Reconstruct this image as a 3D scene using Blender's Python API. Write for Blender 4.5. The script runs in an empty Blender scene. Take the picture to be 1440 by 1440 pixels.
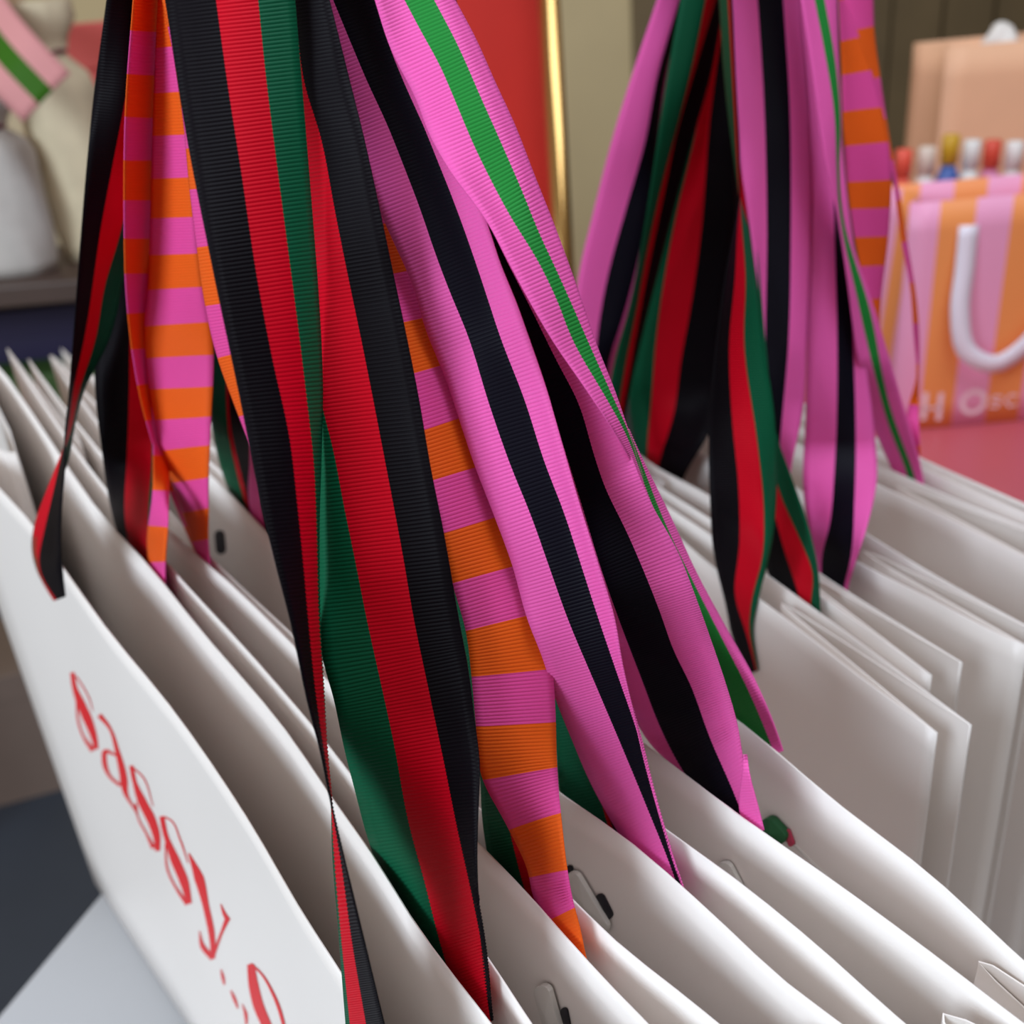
import bpy, math, random
import numpy as np
from mathutils import Vector, Matrix
from mathutils.bvhtree import BVHTree

random.seed(4)
scene = bpy.context.scene
C = scene.collection

# ------------------------------------------------------------------ camera
FPX = 1500.0
CAMZ = 1.45
PITCH = math.radians(27.0)
ROLL = math.radians(-5.0)
Fw = np.array([0, math.cos(PITCH), -math.sin(PITCH)])
R0 = np.array([1.0, 0, 0]); U0 = np.array([0, math.sin(PITCH), math.cos(PITCH)])
Rt = math.cos(ROLL) * R0 + math.sin(ROLL) * U0
Up = -math.sin(ROLL) * R0 + math.cos(ROLL) * U0
CAM = np.array([0, 0, CAMZ])
cd = bpy.data.cameras.new('camera'); cam = bpy.data.objects.new('camera', cd); C.objects.link(cam)
m = Matrix.Identity(4)
for i in range(3):
    m[i][0] = Rt[i]; m[i][1] = Up[i]; m[i][2] = -Fw[i]; m[i][3] = CAM[i]
cam.matrix_world = m
cd.sensor_width = 36; cd.lens = FPX / 1440 * 36; cd.clip_start = 0.02; cd.clip_end = 60
cd.dof.use_dof = True; cd.dof.focus_distance = 0.322; cd.dof.aperture_fstop = 10.0
scene.camera = cam

# ------------------------------------------------------------------ light
w = bpy.data.worlds.new('shop_ambience'); scene.world = w; w.use_nodes = True
bg = w.node_tree.nodes['Background']; bg.inputs[0].default_value = (1.0, 0.86, 0.74, 1); bg.inputs[1].default_value = 0.36

def area(name, loc, target, sx, sy, power, col):
    l = bpy.data.lights.new(name, 'AREA'); l.shape = 'RECTANGLE'; l.size = sx; l.size_y = sy
    l.energy = power; l.color = col
    o = bpy.data.objects.new(name, l); C.objects.link(o); o.location = loc
    o.rotation_euler = (Vector(target) - Vector(loc)).to_track_quat('-Z', 'Y').to_euler()
    return o
area('shop_window_light', (-2.0, -1.3, 2.4), (0, 0.5, 1.15), 1.5, 1.3, 72, (0.76, 0.88, 1.0))
area('ceiling_panel_light', (0.7, 0.3, 3.1), (0.2, 0.7, 1.0), 1.4, 1.4, 33, (0.78, 0.87, 1.0))

scene.cycles.diffuse_bounces = 8
vs = scene.view_settings
vs.view_transform = 'Standard'; vs.look = 'None'; vs.gamma = 1.0; vs.use_curve_mapping = False; vs.exposure = 0.03

# ------------------------------------------------------------------ helpers
def ray(px, py):
    return Fw + Rt * ((px - 720) / FPX) - Up * ((py - 720) / FPX)
def at(px, py, d):
    return CAM + ray(px, py) * d
def atz(px, py, z):
    r = ray(px, py); return CAM + r * ((z - CAMZ) / r[2])
def depz(px, py, z):
    return (z - CAMZ) / ray(px, py)[2]

def lin(c):
    return tuple((x / 12.92 if x <= 0.04045 else ((x + 0.055) / 1.055) ** 2.4) for x in [v / 255 for v in c])

def mesh_obj(name, verts, faces, mat, parent=None, smooth=False, uv=None):
    me = bpy.data.meshes.new(name)
    me.from_pydata([tuple(map(float, v)) for v in verts], [], faces)
    if uv is not None:
        l = me.uv_layers.new(name='uv')
        idx = np.empty(len(me.loops), dtype=np.int32); me.loops.foreach_get('vertex_index', idx)
        l.data.foreach_set('uv', np.asarray(uv, dtype=np.float32)[idx].ravel())
    if smooth:
        me.polygons.foreach_set('use_smooth', [True] * len(me.polygons))
    o = bpy.data.objects.new(name, me); C.objects.link(o)
    if mat: me.materials.append(mat)
    if parent is not None:
        o.parent = parent
        if parent.type == 'EMPTY':
            o.matrix_parent_inverse = Matrix.Translation(-Vector(parent.location))
    return o

def thing(name, label, cat, loc, group=None):
    o = bpy.data.objects.new(name, None); C.objects.link(o); o.location = tuple(map(float, loc))
    o.empty_display_size = 0.02
    o['label'] = label; o['category'] = cat
    if group: o['group'] = group
    return o
def tag(o, label, cat, group=None):
    o['label'] = label; o['category'] = cat
    if group: o['group'] = group
    return o

def grid_faces(nr, nc, closed=False):
    f = []
    for r in range(nr - 1):
        for c in range(nc - 1 if not closed else nc):
            c2 = (c + 1) % nc
            f.append((r * nc + c, r * nc + c2, (r + 1) * nc + c2, (r + 1) * nc + c))
    return f

def solidify(o, t, off=0.0):
    md = o.modifiers.new('thickness', 'SOLIDIFY'); md.thickness = t; md.offset = off
    return o

def box(verts_center, ax, ay, az):
    c = np.array(verts_center, float); ax, ay, az = map(lambda a: np.array(a, float), (ax, ay, az))
    v = [c + sx * ax + sy * ay + sz * az for sz in (-1, 1) for sy in (-1, 1) for sx in (-1, 1)]
    f = [(0, 2, 3, 1), (4, 5, 7, 6), (0, 1, 5, 4), (2, 6, 7, 3), (0, 4, 6, 2), (1, 3, 7, 5)]
    return v, f

def bevel(o, w_, seg=2):
    md = o.modifiers.new('bevel', 'BEVEL'); md.width = w_; md.segments = seg; md.limit_method = 'ANGLE'
    return o

def tube(pts, rad, n=16, cap=True):
    pts = [np.array(p, float) for p in pts]
    if not hasattr(rad, '__len__'): rad = [rad] * len(pts)
    v = []; 
    for i, p in enumerate(pts):
        a = pts[max(0, i - 1)]; b = pts[min(len(pts) - 1, i + 1)]
        t = (b - a) / (np.linalg.norm(b - a) + 1e-12)
        ref = np.array([0, 0, 1.0]) if abs(t[2]) < 0.9 else np.array([1.0, 0, 0])
        x = np.cross(ref, t); x /= np.linalg.norm(x); y = np.cross(t, x)
        for k in range(n):
            q = 2 * math.pi * k / n
            v.append(p + rad[i] * (math.cos(q) * x + math.sin(q) * y))
    f = grid_faces(len(pts), n, True)
    if cap:
        f.append(tuple(range(n))[::-1]); f.append(tuple((len(pts) - 1) * n + k for k in range(n)))
    return v, f

# ------------------------------------------------------------------ materials
def newmat(name):
    mt = bpy.data.materials.new(name); mt.use_nodes = True
    nt = mt.node_tree; b = nt.nodes['Principled BSDF']
    return mt, nt, b
def plain(name, rgb, rough=0.6, metal=0.0, noise=0.0, nscale=20, bump=0.0, bscale=300):
    mt, nt, b = newmat(name)
    b.inputs['Roughness'].default_value = rough; b.inputs['Metallic'].default_value = metal
    col = lin(rgb)
    if noise:
        tc = nt.nodes.new('ShaderNodeTexCoord'); n = nt.nodes.new('ShaderNodeTexNoise'); n.inputs['Scale'].default_value = nscale
        n.inputs['Detail'].default_value = 4
        r = nt.nodes.new('ShaderNodeValToRGB')
        r.color_ramp.elements[0].position = 0.3; r.color_ramp.elements[1].position = 0.7
        r.color_ramp.elements[0].color = tuple(c * (1 - noise) for c in col) + (1,)
        r.color_ramp.elements[1].color = tuple(min(1, c * (1 + noise)) for c in col) + (1,)
        nt.links.new(tc.outputs['Object'], n.inputs['Vector']); nt.links.new(n.outputs['Fac'], r.inputs['Fac'])
        nt.links.new(r.outputs['Color'], b.inputs['Base Color'])
    else:
        b.inputs['Base Color'].default_value = col + (1,)
    if bump:
        tc = nt.nodes.new('ShaderNodeTexCoord'); n = nt.nodes.new('ShaderNodeTexNoise'); n.inputs['Scale'].default_value = bscale
        bp = nt.nodes.new('ShaderNodeBump'); bp.inputs['Strength'].default_value = bump; bp.inputs['Distance'].default_value = 0.001
        nt.links.new(tc.outputs['Object'], n.inputs['Vector']); nt.links.new(n.outputs['Fac'], bp.inputs['Height'])
        nt.links.new(bp.outputs['Normal'], b.inputs['Normal'])
    return mt

def ribbon_mat(name, stops, axis='u', period=0.032, transl=0.12):
    """stops: list of (pos, rgb) constant bands across the ribbon (u) or along it (v)."""
    mt, nt, b = newmat(name); N = nt.nodes; L = nt.links
    uv = N.new('ShaderNodeUVMap'); uv.uv_map = 'uv'
    sep = N.new('ShaderNodeSeparateXYZ'); L.new(uv.outputs['UV'], sep.inputs[0])
    ramp = N.new('ShaderNodeValToRGB'); ramp.color_ramp.interpolation = 'CONSTANT'
    el = ramp.color_ramp.elements
    while len(el) < len(stops): el.new(0.5)
    for e, (p, c) in zip(el, stops):
        e.position = p; e.color = lin(c) + (1,)
    if axis == 'u':
        L.new(sep.outputs['X'], ramp.inputs['Fac'])
    else:
        d = N.new('ShaderNodeMath'); d.operation = 'FRACT'; L.new(sep.outputs['Y'], d.inputs[0])
        L.new(d.outputs[0], ramp.inputs['Fac'])
    # weave: faint thread mottling
    tc = N.new('ShaderNodeTexCoord'); ns = N.new('ShaderNodeTexNoise'); ns.inputs['Scale'].default_value = 1400; ns.inputs['Detail'].default_value = 2
    L.new(tc.outputs['Object'], ns.inputs['Vector'])
    mx = N.new('ShaderNodeMix'); mx.data_type = 'RGBA'; mx.blend_type = 'MULTIPLY'; mx.inputs['Factor'].default_value = 0.25
    rr = N.new('ShaderNodeValToRGB'); rr.color_ramp.elements[0].color = (0.75, 0.75, 0.75, 1); rr.color_ramp.elements[1].color = (1, 1, 1, 1)
    L.new(ns.outputs['Fac'], rr.inputs['Fac'])
    L.new(ramp.outputs['Color'], mx.inputs['A']); L.new(rr.outputs['Color'], mx.inputs['B'])
    L.new(mx.outputs['Result'], b.inputs['Base Color'])
    b.inputs['Roughness'].default_value = 0.5
    b.inputs['Specular IOR Level'].default_value = 0.09
    b.inputs['Sheen Weight'].default_value = 0.0
    b.inputs['Sheen Roughness'].default_value = 0.4
    tr = N.new('ShaderNodeBsdfTranslucent'); L.new(mx.outputs['Result'], tr.inputs['Color'])
    ms = N.new('ShaderNodeMixShader'); ms.inputs[0].default_value = transl
    out = N['Material Output']
    L.new(b.outputs[0], ms.inputs[1]); L.new(tr.outputs[0], ms.inputs[2]); L.new(ms.outputs[0], out.inputs['Surface'])
    return mt

BLK = (15, 11, 17); RED = (214, 6, 36); GRN = (16, 92, 62)
PNK = (246, 104, 188); NVY = (16, 14, 26); LGR = (42, 142, 62); ORG = (250, 108, 34); HPK = (244, 88, 172)
M_A = ribbon_mat('grosgrain_black_red_green', [(0, BLK), (0.36, RED), (0.68, GRN)])
M_AR = ribbon_mat('grosgrain_green_red_black', [(0, GRN), (0.34, RED), (0.66, BLK)])
M_B = ribbon_mat('grosgrain_pink_navy_pink', [(0, PNK), (0.36, NVY), (0.66, PNK)])
M_C = ribbon_mat('grosgrain_pink_green_pink', [(0, PNK), (0.38, LGR), (0.62, PNK)])
M_D = ribbon_mat('grosgrain_orange_pink_bands', [(0, ORG), (0.5, HPK)], axis='v', transl=0.2)
M_P = ribbon_mat('grosgrain_plain_pink', [(0, PNK), (1.0, PNK)])
MATS = dict(P=M_P, A=M_A, R=M_AR, B=M_B, C=M_C, D=M_D)
USTOP = dict(P=[0, .36, .66, 1], A=[0, .36, .68, 1], R=[0, .34, .66, 1], B=[0, .36, .66, 1], C=[0, .38, .62, 1], D=[0, .5, 1])

M_PAPER = plain('white_card_paper', (238, 232, 227), 0.45, bump=0.05, bscale=900)
M_TAB = plain('white_glue_tab', (214, 211, 205), 0.6)
M_INK = plain('red_print', (222, 36, 42), 0.55)
M_BRASS = plain('brass', (196, 158, 98), 0.16, 1.0)
M_REDBOARD = plain('red_painted_board', (196, 34, 22), 0.5, noise=0.06, nscale=8)
M_TABLE = plain('white_lacquer', (196, 198, 202), 0.4, noise=0.02, nscale=6)

# ------------------------------------------------------------------ curves
def hermite(xs, ys, q):
    xs = np.array(xs, float); ys = np.array(ys, float); q = np.asarray(q, float)
    if len(xs) == 1: return np.full_like(q, ys[0])
    h = np.diff(xs); dl = np.diff(ys) / h
    s = np.empty_like(xs); s[0] = dl[0]; s[-1] = dl[-1]
    if len(xs) > 2:
        s[1:-1] = (dl[:-1] * h[1:] + dl[1:] * h[:-1]) / (h[:-1] + h[1:])
    i = np.clip(np.searchsorted(xs, q) - 1, 0, len(xs) - 2)
    t = (q - xs[i]) / h[i]
    lo = q < xs[0]; hi = q > xs[-1]
    t2 = t * t; t3 = t2 * t
    r = (2 * t3 - 3 * t2 + 1) * ys[i] + (t3 - 2 * t2 + t) * h[i] * s[i] + (-2 * t3 + 3 * t2) * ys[i + 1] + (t3 - t2) * h[i] * s[i + 1]
    r = np.where(lo, ys[0] + s[0] * (q - xs[0]), r); r = np.where(hi, ys[-1] + s[-1] * (q - xs[-1]), r)
    return r

def smooth1(a, n):
    if n < 1: return a
    k = np.ones(2 * n + 1) / (2 * n + 1)
    out = np.empty_like(a)
    for j in range(a.shape[1]):
        p = np.pad(a[:, j], n, mode='edge'); out[:, j] = np.convolve(p, k, mode='valid')
    return out

PITCH_RIB = 0.00115
NTRI = [0]
def dpanel(px, py, V):
    """depth at which the ray of a pixel meets the vertical sheet under a rim."""
    R_ = V[0][:, :2]; r = ray(px, py); best = None
    n = len(R_)
    for i in range(n - 1):
        a = R_[i]; e = R_[i + 1] - a
        det = r[0] * (-e[1]) + e[0] * r[1]
        if abs(det) < 1e-12: continue
        t = (a[0] * (-e[1]) + e[0] * a[1]) / det
        k = (r[0] * a[1] - r[1] * a[0]) / det
        lo = -1e9 if i == 0 else -1e-6; hi = 1e9 if i == n - 2 else 1 + 1e-6
        if lo <= k <= hi and t > 0 and (best is None or t < best): best = t
    return best
def ribbon(parent, kind, bounds, depth, W=0.038, sign=1, cap=0.5, y0=-330, y1=None, hook=None, vrows=None,
           amp=0.00034, label=None, signs=None, name='handle_ribbon', perp=True, rows_per_rib=5, slot=None, yslot=None, blend=160, sf=0.5):
    """bounds: polylines (x, y) of the colour boundaries, edge to edge; depth: (y, metres) anchors.
    The depth across the band follows from its true width W."""
    us = USTOP[kind]; nb = len(bounds)
    ymax = y1 if y1 is not None else min(b[-1][1] for b in bounds)
    ytop = max(b[0][1] for b in bounds)
    cy = np.arange(y0, ymax + 1, 8.0)
    dense = np.arange(y0 - 260, ymax + 260, 1.0)
    bx = [hermite([p[1] for p in b], [p[0] for p in b], dense) for b in bounds]
    if hook is not None:   # above the frame the bands gather at the rail
        hx, hy = hook
        for j in range(nb):
            k = np.clip((-40 - dense) / (-40 - hy), 0, 1) ** 1.3
            mean = sum(bx) / nb
            bx[j] = bx[j] + k * 0.75 * (hx - mean) * (dense < -40)
    mid = (bx[0] + bx[-1]) / 2
    midy = dense
    cx = np.interp(cy, midy, mid)
    tx = np.interp(cy + 14, midy, mid) - np.interp(cy - 14, midy, mid); ty = np.full_like(tx, 28.0)
    ln = np.hypot(tx, ty); tx /= ln; ty /= ln
    if not perp: tx *= 0.0; ty = np.ones_like(ty)
    ns = len(cy)
    pxs = np.zeros((ns, nb)); pys = np.zeros((ns, nb))
    for j in range(nb):
        for i in range(ns):
            sdist = (bx[j] - cx[i]) * tx[i] + (dense - cy[i]) * ty[i]
            sel = np.abs(dense - cy[i]) < 130
            k = np.argmin(np.where(sel, np.abs(sdist), 1e9))
            pxs[i, j] = bx[j][k]; pys[i, j] = dense[k]
    pxs = smooth1(pxs, 2); pys = smooth1(pys, 2)
    dy = [p[0] for p in depth]; di = [1 / p[1] for p in depth]
    dc = 1 / hermite(dy, di, np.clip(cy, dy[0], dy[-1]))
    seg = np.diff(us) * W
    dd = np.zeros((ns, nb))
    sg = signs if signs is not None else [sign] * (nb - 1)
    for j in range(nb - 1):
        proj = np.hypot(pxs[:, j + 1] - pxs[:, j], pys[:, j + 1] - pys[:, j]) * dc / FPX
        r = np.sqrt(np.maximum(0, 1 - (proj / seg[j]) ** 2))
        dd[:, j + 1] = dd[:, j] + sg[j] * np.minimum(r, cap) * seg[j]
    dd -= dd.mean(axis=1, keepdims=True)
    dd = smooth1(dd, 4)
    P = np.zeros((ns, nb, 3))
    for j in range(nb):
        for i in range(ns):
            dz = dc[i] + dd[i, j]
            if slot is not None and pys[i, j] > yslot - blend:
                kk = min(1.0, (pys[i, j] - yslot + blend) / blend); kk = kk * kk * (3 - 2 * kk)
                d1 = dpanel(pxs[i, j], pys[i, j], slot[0]) if slot[0] is not None else None
                d2 = dpanel(pxs[i, j], pys[i, j], slot[1]) if slot[1] is not None else None
                tgt = (d2 - 0.003) if d1 is None else (d1 + 0.004) if d2 is None else (d1 * (1 - sf) + d2 * sf)
                dz = dz * (1 - kk) + tgt * kk
            P[i, j] = at(pxs[i, j], pys[i, j], dz)
    # across: refine columns
    K = 4 if nb == 4 else 5
    ucol = []
    for j in range(nb - 1):
        for k in range(K): ucol.append(us[j] + (us[j + 1] - us[j]) * k / K)
    ucol.append(1.0); ucol = np.array(ucol)
    Q = np.zeros((ns, len(ucol), 3))
    for i in range(ns):
        for a in range(3):
            Q[i, :, a] = hermite(us, P[i, :, a], ucol)
    # along: arc length
    cl = Q.mean(axis=1); s = np.concatenate([[0], np.cumsum(np.linalg.norm(np.diff(cl, axis=0), axis=1))])
    step = PITCH_RIB / rows_per_rib
    n2 = int(s[-1] / step); s2 = np.linspace(0, s[-1], n2)
    G = np.zeros((n2, len(ucol), 3))
    for c in range(len(ucol)):
        for a in range(3):
            G[:, c, a] = hermite(s, Q[:, c, a], s2)
    if vrows is None:
        v = s2 / 0.032
    else:      # vrows: (image y of centre, band phase)
        ycen = np.interp(s2, s, cy); v = np.interp(ycen, [r[0] for r in vrows], [r[1] for r in vrows])
        lo = ycen < vrows[0][0]; v = np.where(lo, vrows[0][1] + (ycen - vrows[0][0]) / 139.0, v)
    nrm = np.cross(np.gradient(G, axis=1), np.gradient(G, axis=0))
    nrm /= (np.linalg.norm(nrm, axis=2, keepdims=True) + 1e-12)
    edge = np.clip(np.minimum(ucol, 1 - ucol) / 0.045, 0, 1) ** 2
    prof = np.abs(np.sin(math.pi * s2 / PITCH_RIB + 0.0)) ** 0.8
    G = G + nrm * (amp * (prof[:, None] * edge[None, :] + 0.9 * (1 - edge)[None, :]))[..., None]
    nc = len(ucol)
    uvs = np.zeros((n2 * nc, 2)); uvs[:, 0] = np.tile(np.clip(ucol, 0.001, 0.999), n2); uvs[:, 1] = np.repeat(v, nc)
    o = grid_obj(name, G, MATS[kind], parent, uvs)
    if label: o['label'] = label
    solidify(o, 0.0004, -1)
    NTRI[0] += n2 * nc * 4
    return o

def grid_obj(name, G, mat, parent, uvs):
    nr, nc, _ = G.shape
    me = bpy.data.meshes.new(name)
    nv = nr * nc; me.vertices.add(nv); me.vertices.foreach_set('co', G.reshape(-1).astype(np.float32))
    idx = np.arange(nv).reshape(nr, nc)
    q = np.stack([idx[:-1, :-1], idx[:-1, 1:], idx[1:, 1:], idx[1:, :-1]], axis=-1).reshape(-1, 4)
    nf = len(q); me.loops.add(nf * 4); me.polygons.add(nf)
    me.loops.foreach_set('vertex_index', q.ravel().astype(np.int32))
    me.polygons.foreach_set('loop_start', np.arange(0, nf * 4, 4, dtype=np.int32))
    me.polygons.foreach_set('loop_total', np.full(nf, 4, dtype=np.int32))
    me.polygons.foreach_set('use_smooth', np.ones(nf, dtype=bool))
    l = me.uv_layers.new(name='uv'); l.data.foreach_set('uv', uvs[q.ravel()].astype(np.float32).ravel())
    me.update(calc_edges=True); me.materials.append(mat)
    o = bpy.data.objects.new(name, me); C.objects.link(o)
    if parent is not None:
        o.parent = parent
        if parent.type == 'EMPTY': o.matrix_parent_inverse = Matrix.Translation(-Vector(parent.location))
    return o

# ------------------------------------------------------------------ room shell
TABLE_Z = 0.845
def struct(name, v, f, mat, parent=None):
    o = mesh_obj(name, v, f, mat, parent)
    if parent is None: o['kind'] = 'structure'
    return o
M_FLOOR = plain('slate_floor', (58, 64, 74), 0.6, noise=0.12, nscale=3)
v, f = box((0.5, 1.2, -0.05), (4.5, 0, 0), (0, 3.4, 0), (0, 0, 0.05)); floor = struct('floor', v, f, M_FLOOR)
M_WALL = plain('beige_plaster', (226, 206, 160), 0.8, noise=0.03, nscale=4)
v, f = box((0.5, 3.85, 1.5), (4.5, 0, 0), (0, 0.05, 0), (0, 0, 1.5)); wall = struct('wall_back', v, f, M_WALL)
M_WOOD = plain('olive_brown_boards', (122, 104, 74), 0.6, noise=0.12, nscale=5)
xw = 0.52
for k in range(16):
    wd = 0.17
    v, f = box((xw + wd / 2, 3.785, 1.5), (wd / 2 - 0.006, 0, 0), (0, 0.015, 0), (0, 0, 1.495))
    b_ = mesh_obj('plank', v, f, M_WOOD, wall); xw += wd

M_DARKWALL = plain('dark_unseen_wall', (74, 60, 48), 0.8, noise=0.05, nscale=4)  # out-of-view wall, added so the brass post reflects something dark
v, f = box((3.0, 0.9, 1.5), (0.05, 0, 0), (0, 2.9, 0), (0, 0, 1.5)); struct('unseen_wall_right', v, f, M_DARKWALL)

# display table under the bags
p1 = atz(0, 1425, TABLE_Z); p2 = atz(105, 1300, TABLE_Z)
ed = (p2 - p1); ed[2] = 0; ed /= np.linalg.norm(ed); nd = np.array([ed[1], -ed[0], 0])
cen = p1 + ed * -0.02 + nd * 0.40
tb = thing('display_table', 'white lacquered display table under the standing paper bags', 'table', (cen[0], cen[1], 0))
v, f = box(cen + np.array([0, 0, -0.02]), nd * 0.40, ed * 0.44, (0, 0, 0.02))
bevel(mesh_obj('table_top', v, f, M_TABLE, tb), 0.003)
for sx in (-1, 1):
    for sy in (-1, 1):
        c = cen + nd * 0.36 * sx + ed * 0.40 * sy
        v, f = box((c[0], c[1], (TABLE_Z - 0.04) / 2), nd * 0.022, ed * 0.022, (0, 0, (TABLE_Z - 0.04) / 2))
        bevel(mesh_obj('leg', v, f, M_TABLE, tb), 0.003)

# ------------------------------------------------------------------ gift bags
def rimcurve(px, h, n):
    """px: rim polyline in the picture, h: (far, near) height above the table top."""
    px = np.array(px, float)
    t = np.concatenate([[0], np.cumsum(np.hypot(*np.diff(px, axis=0).T))]); t /= t[-1]
    q = np.linspace(0, 1, n)
    xs = hermite(t, px[:, 0], q); ys = hermite(t, px[:, 1], q)
    return np.array([atz(x, y, TABLE_Z + h[0] + (h[1] - h[0]) * k) for x, y, k in zip(xs, ys, q)])

def panel(name, top, parent, belly=0.0, toward=None, n_rows=12, curl=0.0, label=None):
    nrm = np.cross(top[-1] - top[0], [0, 0, 1.0]); nrm /= np.linalg.norm(nrm)
    rows = []
    n = len(top)
    along = np.sin(np.linspace(0, math.pi, n)) ** 0.7
    for r in range(n_rows):
        k = (r / (n_rows - 1)) ** 1.4
        p = top.copy(); p[:, 2] = top[:, 2] + (TABLE_Z + 0.002 - top[:, 2]) * k
        off = belly * math.sin(min(1, k * 1.6) * math.pi / 2) - curl * (1 - k) ** 12
        p += nrm * off * (along[:, None] * 0.6 + 0.4)
        rows.append(p)
    V = np.array(rows)
    o = mesh_obj(name, V.reshape(-1, 3), grid_faces(n_rows, n), M_PAPER, parent, smooth=True)
    solidify(o, 0.0007, 0)
    return o, V

def gift_bag(label, front, back, hf, hb, belly=(0, 0), group='white ribbon-handled paper bags', fold=(0.3, 0.3), apex=None):
    F = rimcurve(front, hf, 28); B = rimcurve(back, hb, 28)
    base = (F.mean(axis=0) + B.mean(axis=0)) / 2; base[2] = TABLE_Z
    t = thing('gift_bag', label, 'bag', base, group)
    fp, FV = panel('front_panel', F, t, belly[0]); bp, BV = panel('back_panel', B, t, belly[1])
    for e, inw, fd in ((0, 1, fold[0]), (-1, -1, fold[1])):
        a = FV[:, e]; b = BV[:, e]
        # gusset folds inwards between the two panels
        k = int(round(fd * 27)); i = k if e == 0 else 27 - k
        mid = FV[:, i] * 0.55 + BV[:, i] * 0.45
        V = []
        for r in range(len(a)):
            V.append([a[r], (FV[r, i] * 0.60 + BV[r, i] * 0.40) * 0.9 + a[r] * 0.1, mid[r],
                      (FV[r, i] * 0.48 + BV[r, i] * 0.52) * 0.9 + b[r] * 0.1, b[r]])
        V = np.array(V); V[:, 1:4, 2] -= 0.0006
        g = mesh_obj('side_gusset', V.reshape(-1, 3), grid_faces(len(a), 5), M_PAPER, t); solidify(g, 0.0006, 0)
    V = np.array([FV[-1], BV[-1]]); V[:, :, 2] = TABLE_Z + 0.001
    mesh_obj('bottom', V.reshape(-1, 3), grid_faces(2, 28), M_PAPER, t)
    return t, fp, bp, FV, BV

HB = 0.325
bag1, fp1, bp1, FV1, BV1 = gift_bag('white paper bag with red lettering and black, red and green ribbon handles',
    [(-95, 585), (0, 688), (43, 735), (90, 800), (147, 880), (242, 997), (347, 1150), (427, 1287), (484, 1376), (560, 1500), (640, 1640)],
    [(-60, 455), (0, 518), (49, 587), (97, 660), (150, 733), (207, 793), (277, 880), (403, 1029), (464, 1118), (524, 1203), (581, 1295), (690, 1440), (800, 1580)],
    (0.39, HB), (0.40, HB), fold=(0.12, 0.04))
bag2, fp2, bp2, FV2, BV2 = gift_bag('white paper bag with black, red and green ribbons, behind the bag with red lettering',
    [(10, 490), (105, 630), (228, 784), (370, 940), (455, 1040), (590, 1220), (678, 1336), (747, 1440), (850, 1590)],
    [(40, 505), (120, 610), (257, 763), (324, 821), (378, 873), (418, 913), (560, 1062), (670, 1183), (747, 1263), (783, 1304), (856, 1384), (904, 1433), (1010, 1545)],
    (0.395, HB), (0.392, HB), fold=(0.12, 0.04))
bag3, fp3, bp3, FV3, BV3 = gift_bag('white paper bag with orange and pink banded ribbon handles',
    [(70, 500), (150, 610), (297, 784), (412, 893), (620, 1085), (811, 1271), (844, 1304), (981, 1416), (1120, 1530)],
    [(105, 500), (180, 580), (293, 665), (337, 708), (376, 750), (560, 915), (783, 1112), (884, 1183), (981, 1267), (1118, 1392), (1183, 1440), (1290, 1525)],
    (0.388, HB), (0.385, HB), fold=(0.12, 0.09))
bag4, fp4, bp4, FV4, BV4 = gift_bag('white paper bag with pink and navy striped ribbon handles, beside the banded one',
    [(150, 510), (240, 600), (520, 830), (760, 1020), (941, 1170), (1021, 1227), (1142, 1324), (1255, 1425), (1400, 1545)],
    [(190, 500), (280, 580), (560, 795), (760, 945), (904, 1045), (1033, 1142), (1183, 1247), (1304, 1336), (1440, 1440), (1560, 1530)],
    (0.382, HB), (0.38, HB), fold=(0.12, 0.11))
bag5, fp5, bp5, FV5, BV5 = gift_bag('white paper bag whose pink and green ribbon is knotted inside',
    [(240, 515), (330, 600), (600, 822), (820, 990), (1040, 1155), (1190, 1260), (1310, 1348), (1440, 1447), (1640, 1600)],
    [(300, 500), (390, 575), (640, 750), (840, 880), (1037, 1013), (1183, 1134), (1304, 1227), (1440, 1352), (1600, 1490)],
    (0.365, 0.305), (0.375, HB), fold=(0.12, 0.2))
GL = [
 ('white paper bag standing under the charcoal, red and green ribbon, foremost of its stack',
  [(870, 690), (927, 732), (1004, 798), (1075, 848), (1207, 950), (1318, 1031)], [(880, 672), (915, 696), (999, 752), (1075, 806), (1211, 905), (1366, 1020)], HB, (0.12, 0.5)),
 ('white paper bag with folded gusset, just behind the bag under the charcoal ribbon',
  [(880, 652), (916, 677), (996, 728), (1160, 842), (1310, 950)], [(890, 632), (907, 646), (996, 696), (1152, 806), (1353, 932)], HB, (0.12, 0.5)),
 ('broad white paper bag with pink and navy ribbon, gathered at the brass post',
  [(920, 604), (996, 643), (1090, 712), (1199, 786), (1300, 838), (1440, 907), (1445, 909)], [(930, 575), (996, 602), (1100, 672), (1199, 738), (1320, 812), (1462, 890)], HB, (0.12, 0.45)),
 ('white paper bag with pink and green ribbon, last but one before the pink table',
  [(1000, 560), (1100, 612), (1234, 681), (1340, 732), (1440, 783), (1530, 828)], [(1020, 548), (1110, 592), (1234, 652), (1340, 700), (1440, 740), (1545, 785)], HB, (0.12, 0.5)),
 ('thin white paper bag at the rear of its stack, touching the pink table',
  [(1080, 560), (1234, 632), (1308, 664), (1440, 722), (1560, 775)], [(1100, 553), (1234, 616), (1308, 650), (1440, 708), (1570, 766)], HB, (0.1, 0.5)),
]
gb = []
for lb, fr, bk, h, fd in GL:
    gb.append(gift_bag(lb, fr, bk, (h, h), (h, h), fold=fd, group='white paper bags gathered at the brass post'))
# bag further along the far end of the row
gift_bag('blurred white paper bag beside the black ribbon, under the shelf with cloth pouches',
    [(72, 500), (110, 540), (150, 578), (190, 612)], [(86, 490), (124, 528), (165, 564), (205, 598)], (0.28, 0.28), (0.28, 0.28), group='white paper bags at the far end')

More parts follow.
